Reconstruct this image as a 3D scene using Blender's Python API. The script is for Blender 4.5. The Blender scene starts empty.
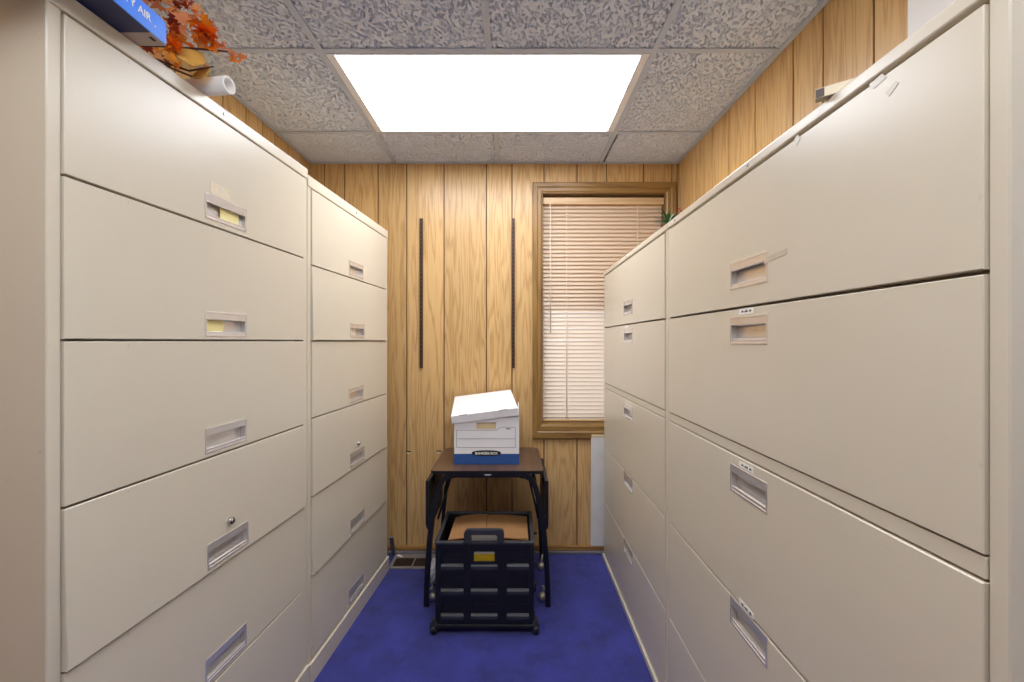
import bpy, bmesh, math, random
from mathutils import Vector, Matrix, noise
random.seed(7)
R = math.radians
SC = bpy.context.scene
COL = SC.collection

# ------------------------------------------------------------------ helpers
def tag(o, label=None, cat=None, group=None, kind=None):
    if label: o['label'] = label
    if cat: o['category'] = cat
    if group: o['group'] = group
    if kind: o['kind'] = kind
    return o

def empty(name, loc, label, cat, group=None, rz=0.0):
    o = bpy.data.objects.new(name, None)
    COL.objects.link(o)
    o.empty_display_size = 0.05
    o.location = loc
    o.rotation_euler = (0, 0, rz)
    return tag(o, label, cat, group)

class MB:
    def __init__(s, o=(0, 0, 0)):
        s.bm = bmesh.new(); s.o = Vector(o)
    def v(s, p): return s.bm.verts.new(Vector(p) - s.o)
    def face(s, pts, smooth=False):
        f = s.bm.faces.new([s.v(p) for p in pts]); f.smooth = smooth
        return f
    def box(s, x0, x1, y0, y1, z0, z1, bev=0.0, seg=2, M=None):
        b = bmesh.new()
        bmesh.ops.create_cube(b, size=1)
        for v in b.verts:
            v.co = Vector(((x0 + x1) / 2 + v.co.x * (x1 - x0), (y0 + y1) / 2 + v.co.y * (y1 - y0), (z0 + z1) / 2 + v.co.z * (z1 - z0)))
        if bev > 0:
            bmesh.ops.bevel(b, geom=b.edges[:], offset=bev, segments=seg, profile=0.5, affect='EDGES')
        s.merge(b, M)
    def merge(s, b, M=None):
        mp = {}
        for v in b.verts:
            co = M @ v.co if M else v.co
            mp[v] = s.bm.verts.new(co - s.o)
        for f in b.faces:
            try:
                nf = s.bm.faces.new([mp[v] for v in f.verts]); nf.smooth = f.smooth
            except ValueError:
                pass
        b.free()
    def tube(s, pts, r, seg=8, caps=True, flat=None):
        """round tube along pts; r number or list; flat=(a,b) -> rectangular-ish ellipse scale"""
        pts = [Vector(p) for p in pts]
        n = len(pts); rs = r if isinstance(r, (list, tuple)) else [r] * n
        rings = []; up = None
        for i, p in enumerate(pts):
            t = (pts[min(i + 1, n - 1)] - pts[max(i - 1, 0)]).normalized()
            if up is None:
                up = Vector((0, 0, 1)) if abs(t.z) < 0.9 else Vector((0, 1, 0))
            a = (up - t * up.dot(t)).normalized(); up = a
            b = t.cross(a)
            ring = []
            for k in range(seg):
                an = 2 * math.pi * k / seg
                ring.append(s.v(p + (a * math.cos(an) + b * math.sin(an)) * rs[i]))
            rings.append(ring)
        for i in range(n - 1):
            for k in range(seg):
                f = s.bm.faces.new((rings[i][k], rings[i][(k + 1) % seg], rings[i + 1][(k + 1) % seg], rings[i + 1][k])); f.smooth = True
        if caps:
            s.bm.faces.new(rings[0][::-1]); s.bm.faces.new(rings[-1])
    def ball(s, c, r, sc=(1, 1, 1), u=16, v=10):
        b = bmesh.new()
        bmesh.ops.create_uvsphere(b, u_segments=u, v_segments=v, radius=r)
        for f in b.faces: f.smooth = True
        M = Matrix.Translation(c) @ Matrix.Diagonal((*sc, 1))
        s.merge(b, M)
    def cyl(s, c, r, h, axis='z', seg=24, bev=0.0):
        b = bmesh.new()
        bmesh.ops.create_cone(b, cap_ends=True, segments=seg, radius1=r, radius2=r, depth=h)
        if bev: bmesh.ops.bevel(b, geom=[e for e in b.edges if len(e.link_faces) == 2 and any(len(f.verts) > 4 for f in e.link_faces)], offset=bev, segments=2, profile=.5, affect='EDGES')
        rot = {'z': Matrix.Identity(4), 'x': Matrix.Rotation(R(90), 4, 'Y'), 'y': Matrix.Rotation(R(90), 4, 'X')}[axis]
        s.merge(b, Matrix.Translation(c) @ rot)
    def prism(s, poly, y0, y1, axis='y'):
        """poly = list of 2D points; extruded along axis"""
        def P(a, b, t):
            return {'y': (a, t, b), 'x': (t, a, b), 'z': (a, b, t)}[axis]
        A = [s.v(P(a, b, y0)) for a, b in poly]; B = [s.v(P(a, b, y1)) for a, b in poly]
        n = len(poly)
        s.bm.faces.new(A); s.bm.faces.new(B[::-1])
        for i in range(n):
            s.bm.faces.new((A[i], B[i], B[(i + 1) % n], A[(i + 1) % n]))
    def build(s, name, mat, parent=None, loc=None, label=None, kind=None, normals=True):
        if normals: bmesh.ops.recalc_face_normals(s.bm, faces=s.bm.faces[:])
        me = bpy.data.meshes.new(name); s.bm.to_mesh(me); s.bm.free()
        o = bpy.data.objects.new(name, me); COL.objects.link(o)
        if mat: me.materials.append(mat)
        if parent: o.parent = parent
        if loc is not None: o.location = loc
        return tag(o, label, None, None, kind)

def text_mesh(name, body, size, mat, parent, M, ext=0.0002, bold=0.0, sx=1.0, label=None):
    cu = bpy.data.curves.new(name, 'FONT'); cu.body = body; cu.size = size; cu.extrude = ext
    cu.align_x = 'CENTER'; cu.align_y = 'CENTER'; cu.offset = bold; cu.resolution_u = 3
    t = bpy.data.objects.new(name, cu); COL.objects.link(t)
    bpy.context.view_layer.update()
    me = bpy.data.meshes.new_from_object(t.evaluated_get(bpy.context.evaluated_depsgraph_get()))
    bpy.data.objects.remove(t)
    me.transform(M @ Matrix.Diagonal((sx, 1, 1, 1)))
    me.name = name
    o = bpy.data.objects.new(name, me); COL.objects.link(o)
    me.materials.clear(); me.materials.append(mat)
    o.parent = parent
    return tag(o, label)

# ------------------------------------------------------------------ materials
def lin(c):
    f = lambda u: u / 12.92 if u <= 0.04045 else ((u + 0.055) / 1.055) ** 2.4
    return tuple(f(x / 255) for x in c) + (1,)

def newmat(name):
    m = bpy.data.materials.new(name); m.use_nodes = True
    nt = m.node_tree; b = nt.nodes['Principled BSDF']
    return m, nt, b

def N(nt, typ, **kw):
    n = nt.nodes.new(typ)
    for k, v in kw.items():
        if k in n.inputs: n.inputs[k].default_value = v
        else: setattr(n, k, v)
    return n

def L(nt, a, ao, b, bi): nt.links.new(a.outputs[ao], b.inputs[bi])

def simple(name, rgb, rough=.5, metal=0.0, var=.06, scale=8.0, bump=0.0, bscale=200.0, spec=None, stretch=(1, 1, 1)):
    m, nt, b = newmat(name)
    tc = N(nt, 'ShaderNodeTexCoord'); mp = N(nt, 'ShaderNodeMapping'); mp.inputs['Scale'].default_value = stretch
    L(nt, tc, 'Object', mp, 'Vector')
    nz = N(nt, 'ShaderNodeTexNoise', Scale=scale, Detail=4.0); L(nt, mp, 'Vector', nz, 'Vector')
    mr = N(nt, 'ShaderNodeMapRange'); mr.inputs['From Min'].default_value = .3; mr.inputs['From Max'].default_value = .7
    mr.inputs['To Min'].default_value = 1 - var; mr.inputs['To Max'].default_value = 1 + var * .6
    L(nt, nz, 'Fac', mr, 'Value')
    mx = N(nt, 'ShaderNodeVectorMath', operation='SCALE'); mx.inputs[0].default_value = lin(rgb)[:3]
    L(nt, mr, 'Result', mx, 'Scale'); L(nt, mx, 'Vector', b, 'Base Color')
    b.inputs['Roughness'].default_value = rough; b.inputs['Metallic'].default_value = metal
    if spec is not None: b.inputs['Specular IOR Level'].default_value = spec
    if bump:
        n2 = N(nt, 'ShaderNodeTexNoise', Scale=bscale, Detail=3.0); L(nt, mp, 'Vector', n2, 'Vector')
        bp = N(nt, 'ShaderNodeBump', Strength=bump, Distance=.002); L(nt, n2, 'Fac', bp, 'Height'); L(nt, bp, 'Normal', b, 'Normal')
    return m

def wood(name, base, dark, light, rough=.4, axis='z', wscale=9.0, fine=1.0, bump=.08, use_attr=False, k=1.0):
    """grain runs along axis"""
    m, nt, b = newmat(name)
    tc = N(nt, 'ShaderNodeTexCoord')
    mp = N(nt, 'ShaderNodeMapping')
    sc = {'z': (1, 1, .07), 'x': (.07, 1, 1), 'y': (1, .07, 1)}[axis]
    mp.inputs['Scale'].default_value = sc
    src = tc.outputs['Object']
    if use_attr:
        at = N(nt, 'ShaderNodeAttribute', attribute_name='plank')
        cmb = N(nt, 'ShaderNodeCombineXYZ')
        for ax, mul in (('X', 3.7), ('Z', 21.0)):
            mm = N(nt, 'ShaderNodeMath', operation='MULTIPLY'); mm.inputs[1].default_value = mul
            L(nt, at, 'Fac', mm, 0); L(nt, mm, 0, cmb, ax)
        ad = N(nt, 'ShaderNodeVectorMath', operation='ADD')
        nt.links.new(src, ad.inputs[0]); L(nt, cmb, 0, ad, 1); src = ad.outputs[0]
    nt.links.new(src, mp.inputs['Vector'])
    n1 = N(nt, 'ShaderNodeTexNoise', Scale=wscale, Detail=2.0, Roughness=.45); L(nt, mp, 'Vector', n1, 'Vector')
    # contour the smooth noise: cathedral figure
    mu = N(nt, 'ShaderNodeMath', operation='MULTIPLY'); mu.inputs[1].default_value = 52.0 * k; L(nt, n1, 'Fac', mu, 0)
    sn = N(nt, 'ShaderNodeMath', operation='SINE'); L(nt, mu, 0, sn, 0)
    mr = N(nt, 'ShaderNodeMapRange'); mr.inputs['From Min'].default_value = -1; L(nt, sn, 0, mr, 'Value')
    mp2 = N(nt, 'ShaderNodeMapping'); mp2.inputs['Scale'].default_value = {'z': (1, 1, .03), 'x': (.03, 1, 1), 'y': (1, .03, 1)}[axis]
    nt.links.new(src, mp2.inputs['Vector'])
    n2 = N(nt, 'ShaderNodeTexNoise', Scale=170.0 * fine, Detail=3.0, Roughness=.6); L(nt, mp2, 'Vector', n2, 'Vector')
    n3 = N(nt, 'ShaderNodeTexNoise', Scale=2.2, Detail=2.0); L(nt, mp, 'Vector', n3, 'Vector')
    pw = N(nt, 'ShaderNodeMath', operation='POWER'); pw.inputs[1].default_value = 2.2; L(nt, mr, 0, pw, 0)
    mixA = N(nt, 'ShaderNodeMix', data_type='RGBA'); mixA.inputs['A'].default_value = lin(base); mixA.inputs['B'].default_value = lin(dark)
    f1 = N(nt, 'ShaderNodeMath', operation='MULTIPLY'); f1.inputs[1].default_value = .75; L(nt, pw, 0, f1, 0)
    L(nt, f1, 0, mixA, 'Factor')
    cr = N(nt, 'ShaderNodeValToRGB'); cr.color_ramp.elements[0].position = .38; cr.color_ramp.elements[1].position = .62; L(nt, n2, 'Fac', cr, 'Fac')
    mixB = N(nt, 'ShaderNodeMix', data_type='RGBA'); mixB.inputs['B'].default_value = lin(light)
    f2 = N(nt, 'ShaderNodeMath', operation='MULTIPLY'); f2.inputs[1].default_value = .45; L(nt, cr, 'Color', f2, 0)
    L(nt, f2, 0, mixB, 'Factor'); L(nt, mixA, 'Result', mixB, 'A')
    vm = N(nt, 'ShaderNodeMapRange'); vm.inputs['From Min'].default_value = .3; vm.inputs['From Max'].default_value = .7
    vm.inputs['To Min'].default_value = .86; vm.inputs['To Max'].default_value = 1.08; L(nt, n3, 'Fac', vm, 'Value')
    mxs = N(nt, 'ShaderNodeVectorMath', operation='SCALE'); L(nt, mixB, 'Result', mxs, 0); L(nt, vm, 0, mxs, 'Scale')
    L(nt, mxs, 0, b, 'Base Color'); b.inputs['Roughness'].default_value = rough
    bp = N(nt, 'ShaderNodeBump', Strength=bump, Distance=.001); L(nt, n2, 'Fac', bp, 'Height'); L(nt, bp, 'Normal', b, 'Normal')
    return m

M = {}
def paint_mat():
    m, nt, b = newmat('putty_enamel')
    tc = N(nt, 'ShaderNodeTexCoord')
    n1 = N(nt, 'ShaderNodeTexNoise', Scale=3.0, Detail=5.0, Roughness=.6); L(nt, tc, 'Object', n1, 'Vector')
    mx = N(nt, 'ShaderNodeMix', data_type='RGBA'); mx.inputs['A'].default_value = lin((208, 196, 174)); mx.inputs['B'].default_value = lin((214, 204, 184))
    L(nt, n1, 'Fac', mx, 'Factor')
    # faint scuffs: sparse darker specks
    n3 = N(nt, 'ShaderNodeTexNoise', Scale=46.0, Detail=2.0); L(nt, tc, 'Object', n3, 'Vector')
    cr = N(nt, 'ShaderNodeValToRGB'); cr.color_ramp.elements[0].position = .73; cr.color_ramp.elements[1].position = .78
    L(nt, n3, 'Fac', cr, 'Fac')
    fm = N(nt, 'ShaderNodeMath', operation='MULTIPLY'); fm.inputs[1].default_value = .22; L(nt, cr, 'Color', fm, 0)
    m2 = N(nt, 'ShaderNodeMix', data_type='RGBA'); m2.inputs['B'].default_value = lin((140, 128, 112)); L(nt, fm, 0, m2, 'Factor'); L(nt, mx, 'Result', m2, 'A')
    L(nt, m2, 'Result', b, 'Base Color')
    b.inputs['Roughness'].default_value = .28; b.inputs['Specular IOR Level'].default_value = .45
    n2 = N(nt, 'ShaderNodeTexNoise', Scale=420.0, Detail=2.0); L(nt, tc, 'Object', n2, 'Vector')
    bp = N(nt, 'ShaderNodeBump', Strength=.03, Distance=.001); L(nt, n2, 'Fac', bp, 'Height'); L(nt, bp, 'Normal', b, 'Normal')
    return m
M['paint'] = paint_mat()
M['pull'] = simple('pull_metal', (228, 223, 218), .26, .62, .06, 20)
M['dark'] = simple('dark_rubber', (24, 22, 21), .6, 0, .1)
M['card'] = simple('yellow_card', (240, 226, 160), .6, 0, .04)
M['beigepaper'] = simple('beige_paper', (224, 208, 182), .7, 0, .08, 60)
M['white_paper'] = simple('white_paper', (238, 234, 226), .7, 0, .03, 30)
M['ink'] = simple('ink', (50, 40, 44), .6, 0, .05)
M['redink'] = simple('red_ink', (190, 90, 80), .6, 0, .05)
M['tape'] = simple('cloudy_tape', (196, 184, 162), .3, 0, .06, 30)
M['chrome'] = simple('chrome', (200, 196, 190), .18, 1.0, .05)
M['steel'] = simple('satin_steel', (206, 196, 178), .34, .75, .08)
M['panel'] = wood('oak_panelling', (208, 167, 108), (172, 124, 66), (222, 186, 130), .34, 'z', 15.0, fine=1.6, bump=.05, use_attr=True, k=1.1)
M['groove'] = simple('groove_stain', (92, 58, 26), .5, 0, .1, 20)
M['casing'] = wood('brown_casing', (148, 110, 54), (112, 78, 34), (164, 126, 70), .38, 'z', 8.0)
M['casing_h'] = wood('brown_casing_level', (148, 110, 54), (112, 78, 34), (164, 126, 70), .38, 'x', 8.0)
M['base_wood'] = wood('baseboard_wood', (176, 128, 66), (120, 80, 36), (190, 146, 84), .4, 'x', 8.0)
M['walnut'] = wood('walnut_laminate', (94, 68, 50), (58, 40, 30), (120, 90, 68), .32, 'y', 7.0, k=.7)
M['black'] = simple('black_enamel', (20, 20, 22), .38, 0, .1, 15)
M['plastic'] = simple('black_plastic', (22, 22, 25), .42, 0, .12, 12, .1, 300)
M['plastic_rim'] = simple('grey_plastic', (56, 57, 61), .4, 0, .1, 12)
M['kraft'] = simple('kraft_board', (152, 108, 64), .75, 0, .08, 10, .1, 120)
M['white_board'] = simple('white_board', (238, 235, 233), .6, 0, .02, 12)
M['blue_print'] = simple('blue_print', (42, 84, 150), .55, 0, .05)
M['print'] = simple('grey_print', (96, 92, 96), .6, 0, .04)
M['blackprint'] = simple('black_print', (28, 24, 22), .5, 0, .04)
M['manila'] = simple('manila', (232, 208, 160), .7, 0, .04)
M['yellow'] = simple('yellow_folder', (206, 170, 30), .6, 0, .06)
M['tee'] = simple('tee_enamel', (184, 192, 206), .45, 0, .04)
M['fixture'] = simple('fixture_enamel', (232, 232, 232), .4, 0, .02)
M['wallpaint'] = simple('white_wall_paint', (246, 245, 243), .7, 0, .02, 5, .1, 150)
M['blue_box'] = simple('blue_carton', (48, 128, 246), .4, 0, .08, 25)
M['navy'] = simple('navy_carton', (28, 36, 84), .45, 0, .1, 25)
M['boxkraft'] = simple('grey_kraft', (196, 178, 158), .7, 0, .06, 25)
M['register'] = simple('brown_register', (66, 48, 38), .45, .3, .12, 30)
M['register_frame'] = simple('grey_register', (138, 128, 120), .5, .2, .1, 30)
M['floor_strip'] = simple('grey_vinyl', (116, 112, 118), .6, 0, .1, 20)
M['standard'] = simple('bronze_strip', (78, 52, 34), .45, .3, .1, 40)
M['slot'] = simple('slot_black', (20, 14, 10), .7, 0, .05)
M['headrail'] = wood('tan_headrail', (214, 178, 130), (190, 150, 104), (226, 196, 152), .4, 'x', 6.0)
M['cord'] = simple('cream_cord', (236, 222, 200), .6, 0, .04)
M['sash'] = simple('grey_sash', (196, 196, 204), .5, 0, .04)
M['plank'] = simple('white_plank', (226, 222, 216), .6, 0, .05, 14)
M['planktan'] = simple('plank_core', (206, 186, 150), .8, 0, .1, 60)
M['darkplate'] = simple('dark_plate', (120, 118, 126), .4, .3, .1, 30)
M['bag'] = simple('white_poly_bag', (220, 216, 220), .4, 0, .05, 20)
M['channel'] = simple('tan_channel', (196, 180, 152), .45, .2, .08, 40)
M['snow'] = simple('snow_ground', (225, 222, 222), .8, 0, .2, 1.2)
M['brick'] = simple('red_brick', (176, 110, 96), .8, 0, .25, 3)

def carpet_mat():
    m, nt, b = newmat('blue_carpet')
    tc = N(nt, 'ShaderNodeTexCoord')
    n1 = N(nt, 'ShaderNodeTexNoise', Scale=7.0, Detail=5.0, Roughness=.65); L(nt, tc, 'Object', n1, 'Vector')
    n2 = N(nt, 'ShaderNodeTexNoise', Scale=420.0, Detail=3.0); L(nt, tc, 'Object', n2, 'Vector')
    mx = N(nt, 'ShaderNodeMix', data_type='RGBA'); mx.inputs['A'].default_value = lin((22, 22, 92)); mx.inputs['B'].default_value = lin((52, 56, 158))
    mm = N(nt, 'ShaderNodeMapRange'); mm.inputs['From Min'].default_value = .37; mm.inputs['From Max'].default_value = .63
    ad = N(nt, 'ShaderNodeMath', operation='ADD'); sc = N(nt, 'ShaderNodeMath', operation='MULTIPLY'); sc.inputs[1].default_value = .5
    L(nt, n1, 'Fac', ad, 0); L(nt, n2, 'Fac', ad, 1); L(nt, ad, 0, sc, 0); L(nt, sc, 0, mm, 'Value'); L(nt, mm, 0, mx, 'Factor')
    L(nt, mx, 'Result', b, 'Base Color'); b.inputs['Roughness'].default_value = .95; b.inputs['Specular IOR Level'].default_value = .1
    b.inputs['Sheen Weight'].default_value = .25
    bp = N(nt, 'ShaderNodeBump', Strength=.7, Distance=.006); L(nt, n2, 'Fac', bp, 'Height'); L(nt, bp, 'Normal', b, 'Normal')
    return m
M['carpet'] = carpet_mat()

def tile_mat():
    m, nt, b = newmat('fissured_tile')
    tc = N(nt, 'ShaderNodeTexCoord')
    b.inputs['Base Color'].default_value = lin((214, 219, 229)); b.inputs['Roughness'].default_value = .9
    b.inputs['Specular IOR Level'].default_value = .1
    n1 = N(nt, 'ShaderNodeTexNoise', Scale=150.0, Detail=4.0); L(nt, tc, 'Object', n1, 'Vector')
    bp = N(nt, 'ShaderNodeBump', Strength=.6, Distance=.004); L(nt, n1, 'Fac', bp, 'Height'); L(nt, bp, 'Normal', b, 'Normal')
    return m
M['tile'] = tile_mat()

def emit(name, rgb, s):
    m, nt, b = newmat(name)
    b.inputs['Base Color'].default_value = lin(rgb); b.inputs['Roughness'].default_value = .5
    b.inputs['Emission Color'].default_value = lin(rgb); b.inputs['Emission Strength'].default_value = s
    return m
LAMP = 11.0
M['diffuser'] = emit('lit_acrylic', (240, 246, 255), LAMP)

def translucent(name, rgb, mixf=.5, rough=.5):
    m, nt, b = newmat(name)
    b.inputs['Base Color'].default_value = lin(rgb); b.inputs['Roughness'].default_value = rough
    t = N(nt, 'ShaderNodeBsdfTranslucent'); t.inputs['Color'].default_value = lin(rgb)
    mx = N(nt, 'ShaderNodeMixShader'); mx.inputs[0].default_value = mixf
    out = nt.nodes['Material Output']
    L(nt, b, 0, mx, 1); L(nt, t, 0, mx, 2); L(nt, mx, 0, out, 'Surface')
    return m
M['slat'] = translucent('tan_slat', (233, 212, 187), .3, .4)
M['light_tint'] = translucent('amber_light_tint', (214, 190, 152), .4, .4)
def glass():
    m, nt, b = newmat('window_glass')
    b.inputs['Base Color'].default_value = (1, 1, 1, 1); b.inputs['Roughness'].default_value = 0.0
    b.inputs['Transmission Weight'].default_value = 1.0; b.inputs['IOR'].default_value = 1.05
    return m
M['glass'] = glass()

def leafmat():
    m, nt, b = newmat('autumn_leaf')
    at = N(nt, 'ShaderNodeAttribute', attribute_name='plank')
    cr = N(nt, 'ShaderNodeValToRGB'); cr.color_ramp.interpolation = 'LINEAR'
    els = cr.color_ramp.elements
    els[0].position = 0; els[0].color = lin((120, 30, 16))
    els[1].position = 1; els[1].color = lin((232, 190, 84))
    for p, c in ((.2, (176, 62, 20)), (.45, (236, 116, 16)), (.7, (250, 158, 30)), (.85, (214, 134, 96))):
        e = els.new(p); e.color = lin(c)
    L(nt, at, 'Fac', cr, 'Fac'); L(nt, cr, 'Color', b, 'Base Color')
    b.inputs['Roughness'].default_value = .6
    t = N(nt, 'ShaderNodeBsdfTranslucent'); L(nt, cr, 'Color', t, 'Color')
    mx = N(nt, 'ShaderNodeMixShader'); mx.inputs[0].default_value = .3
    L(nt, b, 0, mx, 1); L(nt, t, 0, mx, 2); L(nt, mx, 0, nt.nodes['Material Output'], 'Surface')
    return m
M['leaf'] = leafmat()
M['ochre'] = simple('ochre_cloth', (206, 158, 72), .8, 0, .15, 60)
M['orange'] = simple('orange_petal', (246, 134, 10), .6, 0, .12, 40)
M['twig'] = simple('twig', (74, 44, 30), .8, 0, .1)
M['green'] = simple('green_blade', (74, 112, 62), .5, 0, .25, 40)

# ------------------------------------------------------------------ camera frame (metres; eye at 1.30)
F = 426.667; CX, CY = 514.0, 340.5; EYE = 1.30
def at(px, py, d): return Vector(((px - CX) * d / F, d, EYE - (py - CY) * d / F))
cam = bpy.data.cameras.new('camera'); cam.sensor_width = 36; cam.lens = 15.0
cam.shift_x = (512 - CX) / 1024; cam.shift_y = (CY + .8 - 341) / 1024; cam.clip_start = .01
co = bpy.data.objects.new('camera', cam); COL.objects.link(co)
co.location = (0, 0, EYE); co.rotation_euler = (R(90), 0, 0); SC.camera = co

XL, XR, YB, YF, ZC = -1.255, 1.013, 2.63, -2.2, 2.394

# ------------------------------------------------------------------ room shell
def plank_wall(name, a0, a1, grooves, z0, z1, loc, rz, hole=None, pan_from=None, thick=.12, extra=None):
    """local x along the wall, face at y=0, +y into the wall"""
    b = MB(); lay = b.bm.faces.layers.float.new('plank')
    def add(x0, x1, y0, y1, za, zb, r, bev=0):
        n0 = set(b.bm.faces)
        b.box(x0, x1, y0, y1, za, zb, bev, 1)
        for f in b.bm.faces:
            if f not in n0: f[lay] = r
    back = [(a0, a1, z0, z1)]
    if hole:
        h0, h1, k0, k1 = hole
        back = [(a0, h0, z0, z1), (h1, a1, z0, z1), (h0, h1, z0, k0), (h0, h1, k1, z1)]
    for (x0, x1, za, zb) in back:
        n0 = set(b.bm.faces); add(x0, x1, .0045, thick, za, zb, .1)
        for f in b.bm.faces:
            if f not in n0: f.material_index = 1
    gs = sorted([g for g in grooves if a0 < g < a1])
    edges = [a0] + gs + [a1]
    for i in range(len(edges) - 1):
        x0, x1 = edges[i] + .0032, edges[i + 1] - .0032
        r = random.random()
        segs = [(x0, x1, z0, z1)]
        if hole and x1 > h0 and x0 < h1:
            segs = []
            if x0 < h0: segs.append((x0, h0, z0, z1))
            if x1 > h1: segs.append((h1, x1, z0, z1))
            xa, xb = max(x0, h0), min(x1, h1)
            segs += [(xa, xb, z0, k0), (xa, xb, k1, z1)]
        for sgm in segs: add(sgm[0], sgm[1], 0, .0045, sgm[2], sgm[3], r, .001)
    o = b.build(name, M['panel'], loc=loc, kind='structure')
    o.data.materials.append(M['groove'])
    o.rotation_euler = (0, 0, rz)
    return o

bx = [(344.5), 378, 406.7, 444, 486.5, 512, 544, 577, 606.6, 643.6, 672]
bgro = [(p - CX) * YB / F for p in bx] + [-1.17]
HOLE = (.150, .955, .765, 2.232)
plank_wall('wall_back', XL - .1, XR + .1, bgro, 0, ZC + .05, (0, YB, 0), 0, HOLE)
rg = [-F * XR / (x - CX) for x in (873.6, 823, 793, 755, 728.7, 712, 695)]
plank_wall('wall_right', -YB + .001, -1.094, rg, 0, ZC + .05, (XR, 0, 0), R(-90))
lg = [1.12, 1.3, 1.42, 1.58, 1.72, 1.84, 2.0, 2.13, 2.24, 2.37, 2.5]
lg += [YF + .19 * k for k in range(1, 17)]
plank_wall('wall_left', YF + .001, YB - .001, lg, 0, ZC + .05, (XL, 0, 0), R(90))
b = MB(); b.box(XR - .004, XR + .12, YF + .001, 1.0935, 0, ZC + .05); b.build('wall_right_painted', M['wallpaint'], kind='structure')
b = MB(); b.box(XL - .12, XR + .12, YF - .12, YF, 0, ZC + .05); b.build('wall_front', M['wallpaint'], kind='structure')
b = MB(); b.box(XL - .12, XR + .12, YF - .12, YB + .12, -.1, 0); b.build('floor', M['carpet'], kind='structure')
# baseboard + vinyl strip
b = MB(); b.box(XL + .003, XR - .006, YB - .016, YB - .0005, .016, .044, .004); b.build('baseboard_back', M['base_wood'], kind='structure')
b = MB(); b.box(XL + .003, XR - .006, YB - .030, YB - .0005, .0002, .0155, .003); b.build('trim_1', M['floor_strip'], kind='structure')
# corner moulding
b = MB(); b.prism([(XR - .0005, YB - .0005), (XR - .0005, YB - .018), (XR - .006, YB - .014), (XR - .012, YB - .0005)], .05, ZC - .004, 'z')
b.build('trim_2', M['casing'], kind='structure')

# ------------------------------------------------------------------ ceiling
GX = [XL, -.73, -.095, .53, XR]
GY = [2.239 - .632 * k for k in range(8)]; GY = sorted([y for y in GY if y > YF]) + [YB]
GY = [YF] + GY
lights = {(1, 2): []}
def fissure(x, y):
    n = noise.noise(Vector((x * 118, y * 86, .3))) + .55 * noise.noise(Vector((x * 200, y * 220, 3.1)))
    pit = max(0.0, min(1.0, (-n - .17) * 6.0))
    lump = .22 * noise.noise(Vector((x * 60, y * 60, 7.7)))
    return -.013 * pit + .003 * lump
ceil = MB(); tverts, tfaces = [], []
ceil.box(XL - .12, XR + .12, YF - .12, YB + .12, ZC + .055, ZC + .08)
RX, RY = (-.73, .53), None
def is_light(x0, x1, y0, y1):
    return x0 >= -.74 and x1 <= .54 and any(abs(y0 - a) < .01 for a in (1.607, 1.607 - .632 * 3))
for i in range(4):
    for j in range(len(GY) - 1):
        x0, x1, y0, y1 = GX[i], GX[i + 1], GY[j], GY[j + 1]
        if is_light(x0, x1, y0, y1): continue
        zc = ZC + .004
        if y1 > .98:
            st = .0027 if y1 > 1.62 else .0036
            if i == 3 and j == len(GY) - 2: x0 += .024
            nx, ny = max(2, int((x1 - x0) / st)), max(2, int((y1 - y0) / st))
            o0 = len(tverts)
            for jj in range(ny + 1):
                y = y0 + (y1 - y0) * jj / ny
                for ii in range(nx + 1):
                    x = x0 + (x1 - x0) * ii / nx
                    tverts.append((x, y, zc - fissure(x, y)))
            for jj in range(ny):
                for ii in range(nx):
                    q = o0 + jj * (nx + 1) + ii
                    tfaces.append((q, q + nx + 1, q + nx + 2, q + 1))
        else:
            ceil.box(x0 + .002, x1 - .002, y0 + .002, y1 - .002, zc, zc + .015)
ceiling = ceil.build('ceiling', M['tile'], kind='structure', normals=False)
tm = bpy.data.meshes.new('tile_field'); tm.from_pydata(tverts, [], tfaces); tm.materials.append(M['tile'])
to = bpy.data.objects.new('tile_field', tm); COL.objects.link(to); to.parent = ceiling
tees = MB(); tw = .012
for x in GX[1:-1]:
    if abs(x + .095) < .01:
        for j in range(len(GY) - 1):
            if not is_light(-.73, .53, GY[j], GY[j + 1]): tees.box(x - tw, x + tw, GY[j] + tw, GY[j + 1] - tw, ZC - .0005, ZC + .0035)
    else: tees.box(x - tw, x + tw, YF + .001, YB - .001, ZC - .001, ZC + .0035)
for y in GY[1:-1]: tees.box(XL + .02, XR - .02, y - tw, y + tw, ZC - .0008, ZC + .0036)
tees.box(XL + .001, XR - .001, YB - .022, YB - .001, ZC - .001, ZC + .0035)
tees.box(XR - .022, XR - .001, YF + .001, YB - .022, ZC - .001, ZC + .0035)
tees.box(XL + .003, XL + .022, YF + .001, YB - .022, ZC - .001, ZC + .0035)
tees.build('tee_grid', M['tee'], ceiling)

def ceiling_light(y0, y1, label, group):
    x0, x1 = -.73 + tw + .001, .53 - tw - .001
    y0 += tw + .001; y1 -= tw + .001
    t = empty('ceiling_light', ((x0 + x1) / 2, (y0 + y1) / 2, ZC + .05), label, 'ceiling light', group)
    o = t.location
    b = MB(o)
    fx, fy = .032, .010
    b.box(x0, x0 + fx, y0, y1, ZC - .003, ZC + .05, .002); b.box(x1 - fx, x1, y0, y1, ZC - .003, ZC + .05, .002)
    b.box(x0 + fx, x1 - fx, y0, y0 + fy, ZC - .003, ZC + .05, .002); b.box(x0 + fx, x1 - fx, y1 - fy, y1, ZC - .003, ZC + .05, .002)
    b.box(x0 + fx, x1 - fx, y0 + fy, y1 - fy, ZC + .03, ZC + .05)
    b.build('light_frame', M['fixture'], t)
    b = MB(o); b.box(x0 + fx + .0005, x1 - fx - .0005, y0 + fy + .0005, y1 - fy - .0005, ZC + .001, ZC + .006)
    b.build('diffuser', M['diffuser'], t)
ceiling_light(1.607, 2.239, 'large lit fluorescent panel in the grey tiled ceiling above the far aisle', None)
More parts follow.
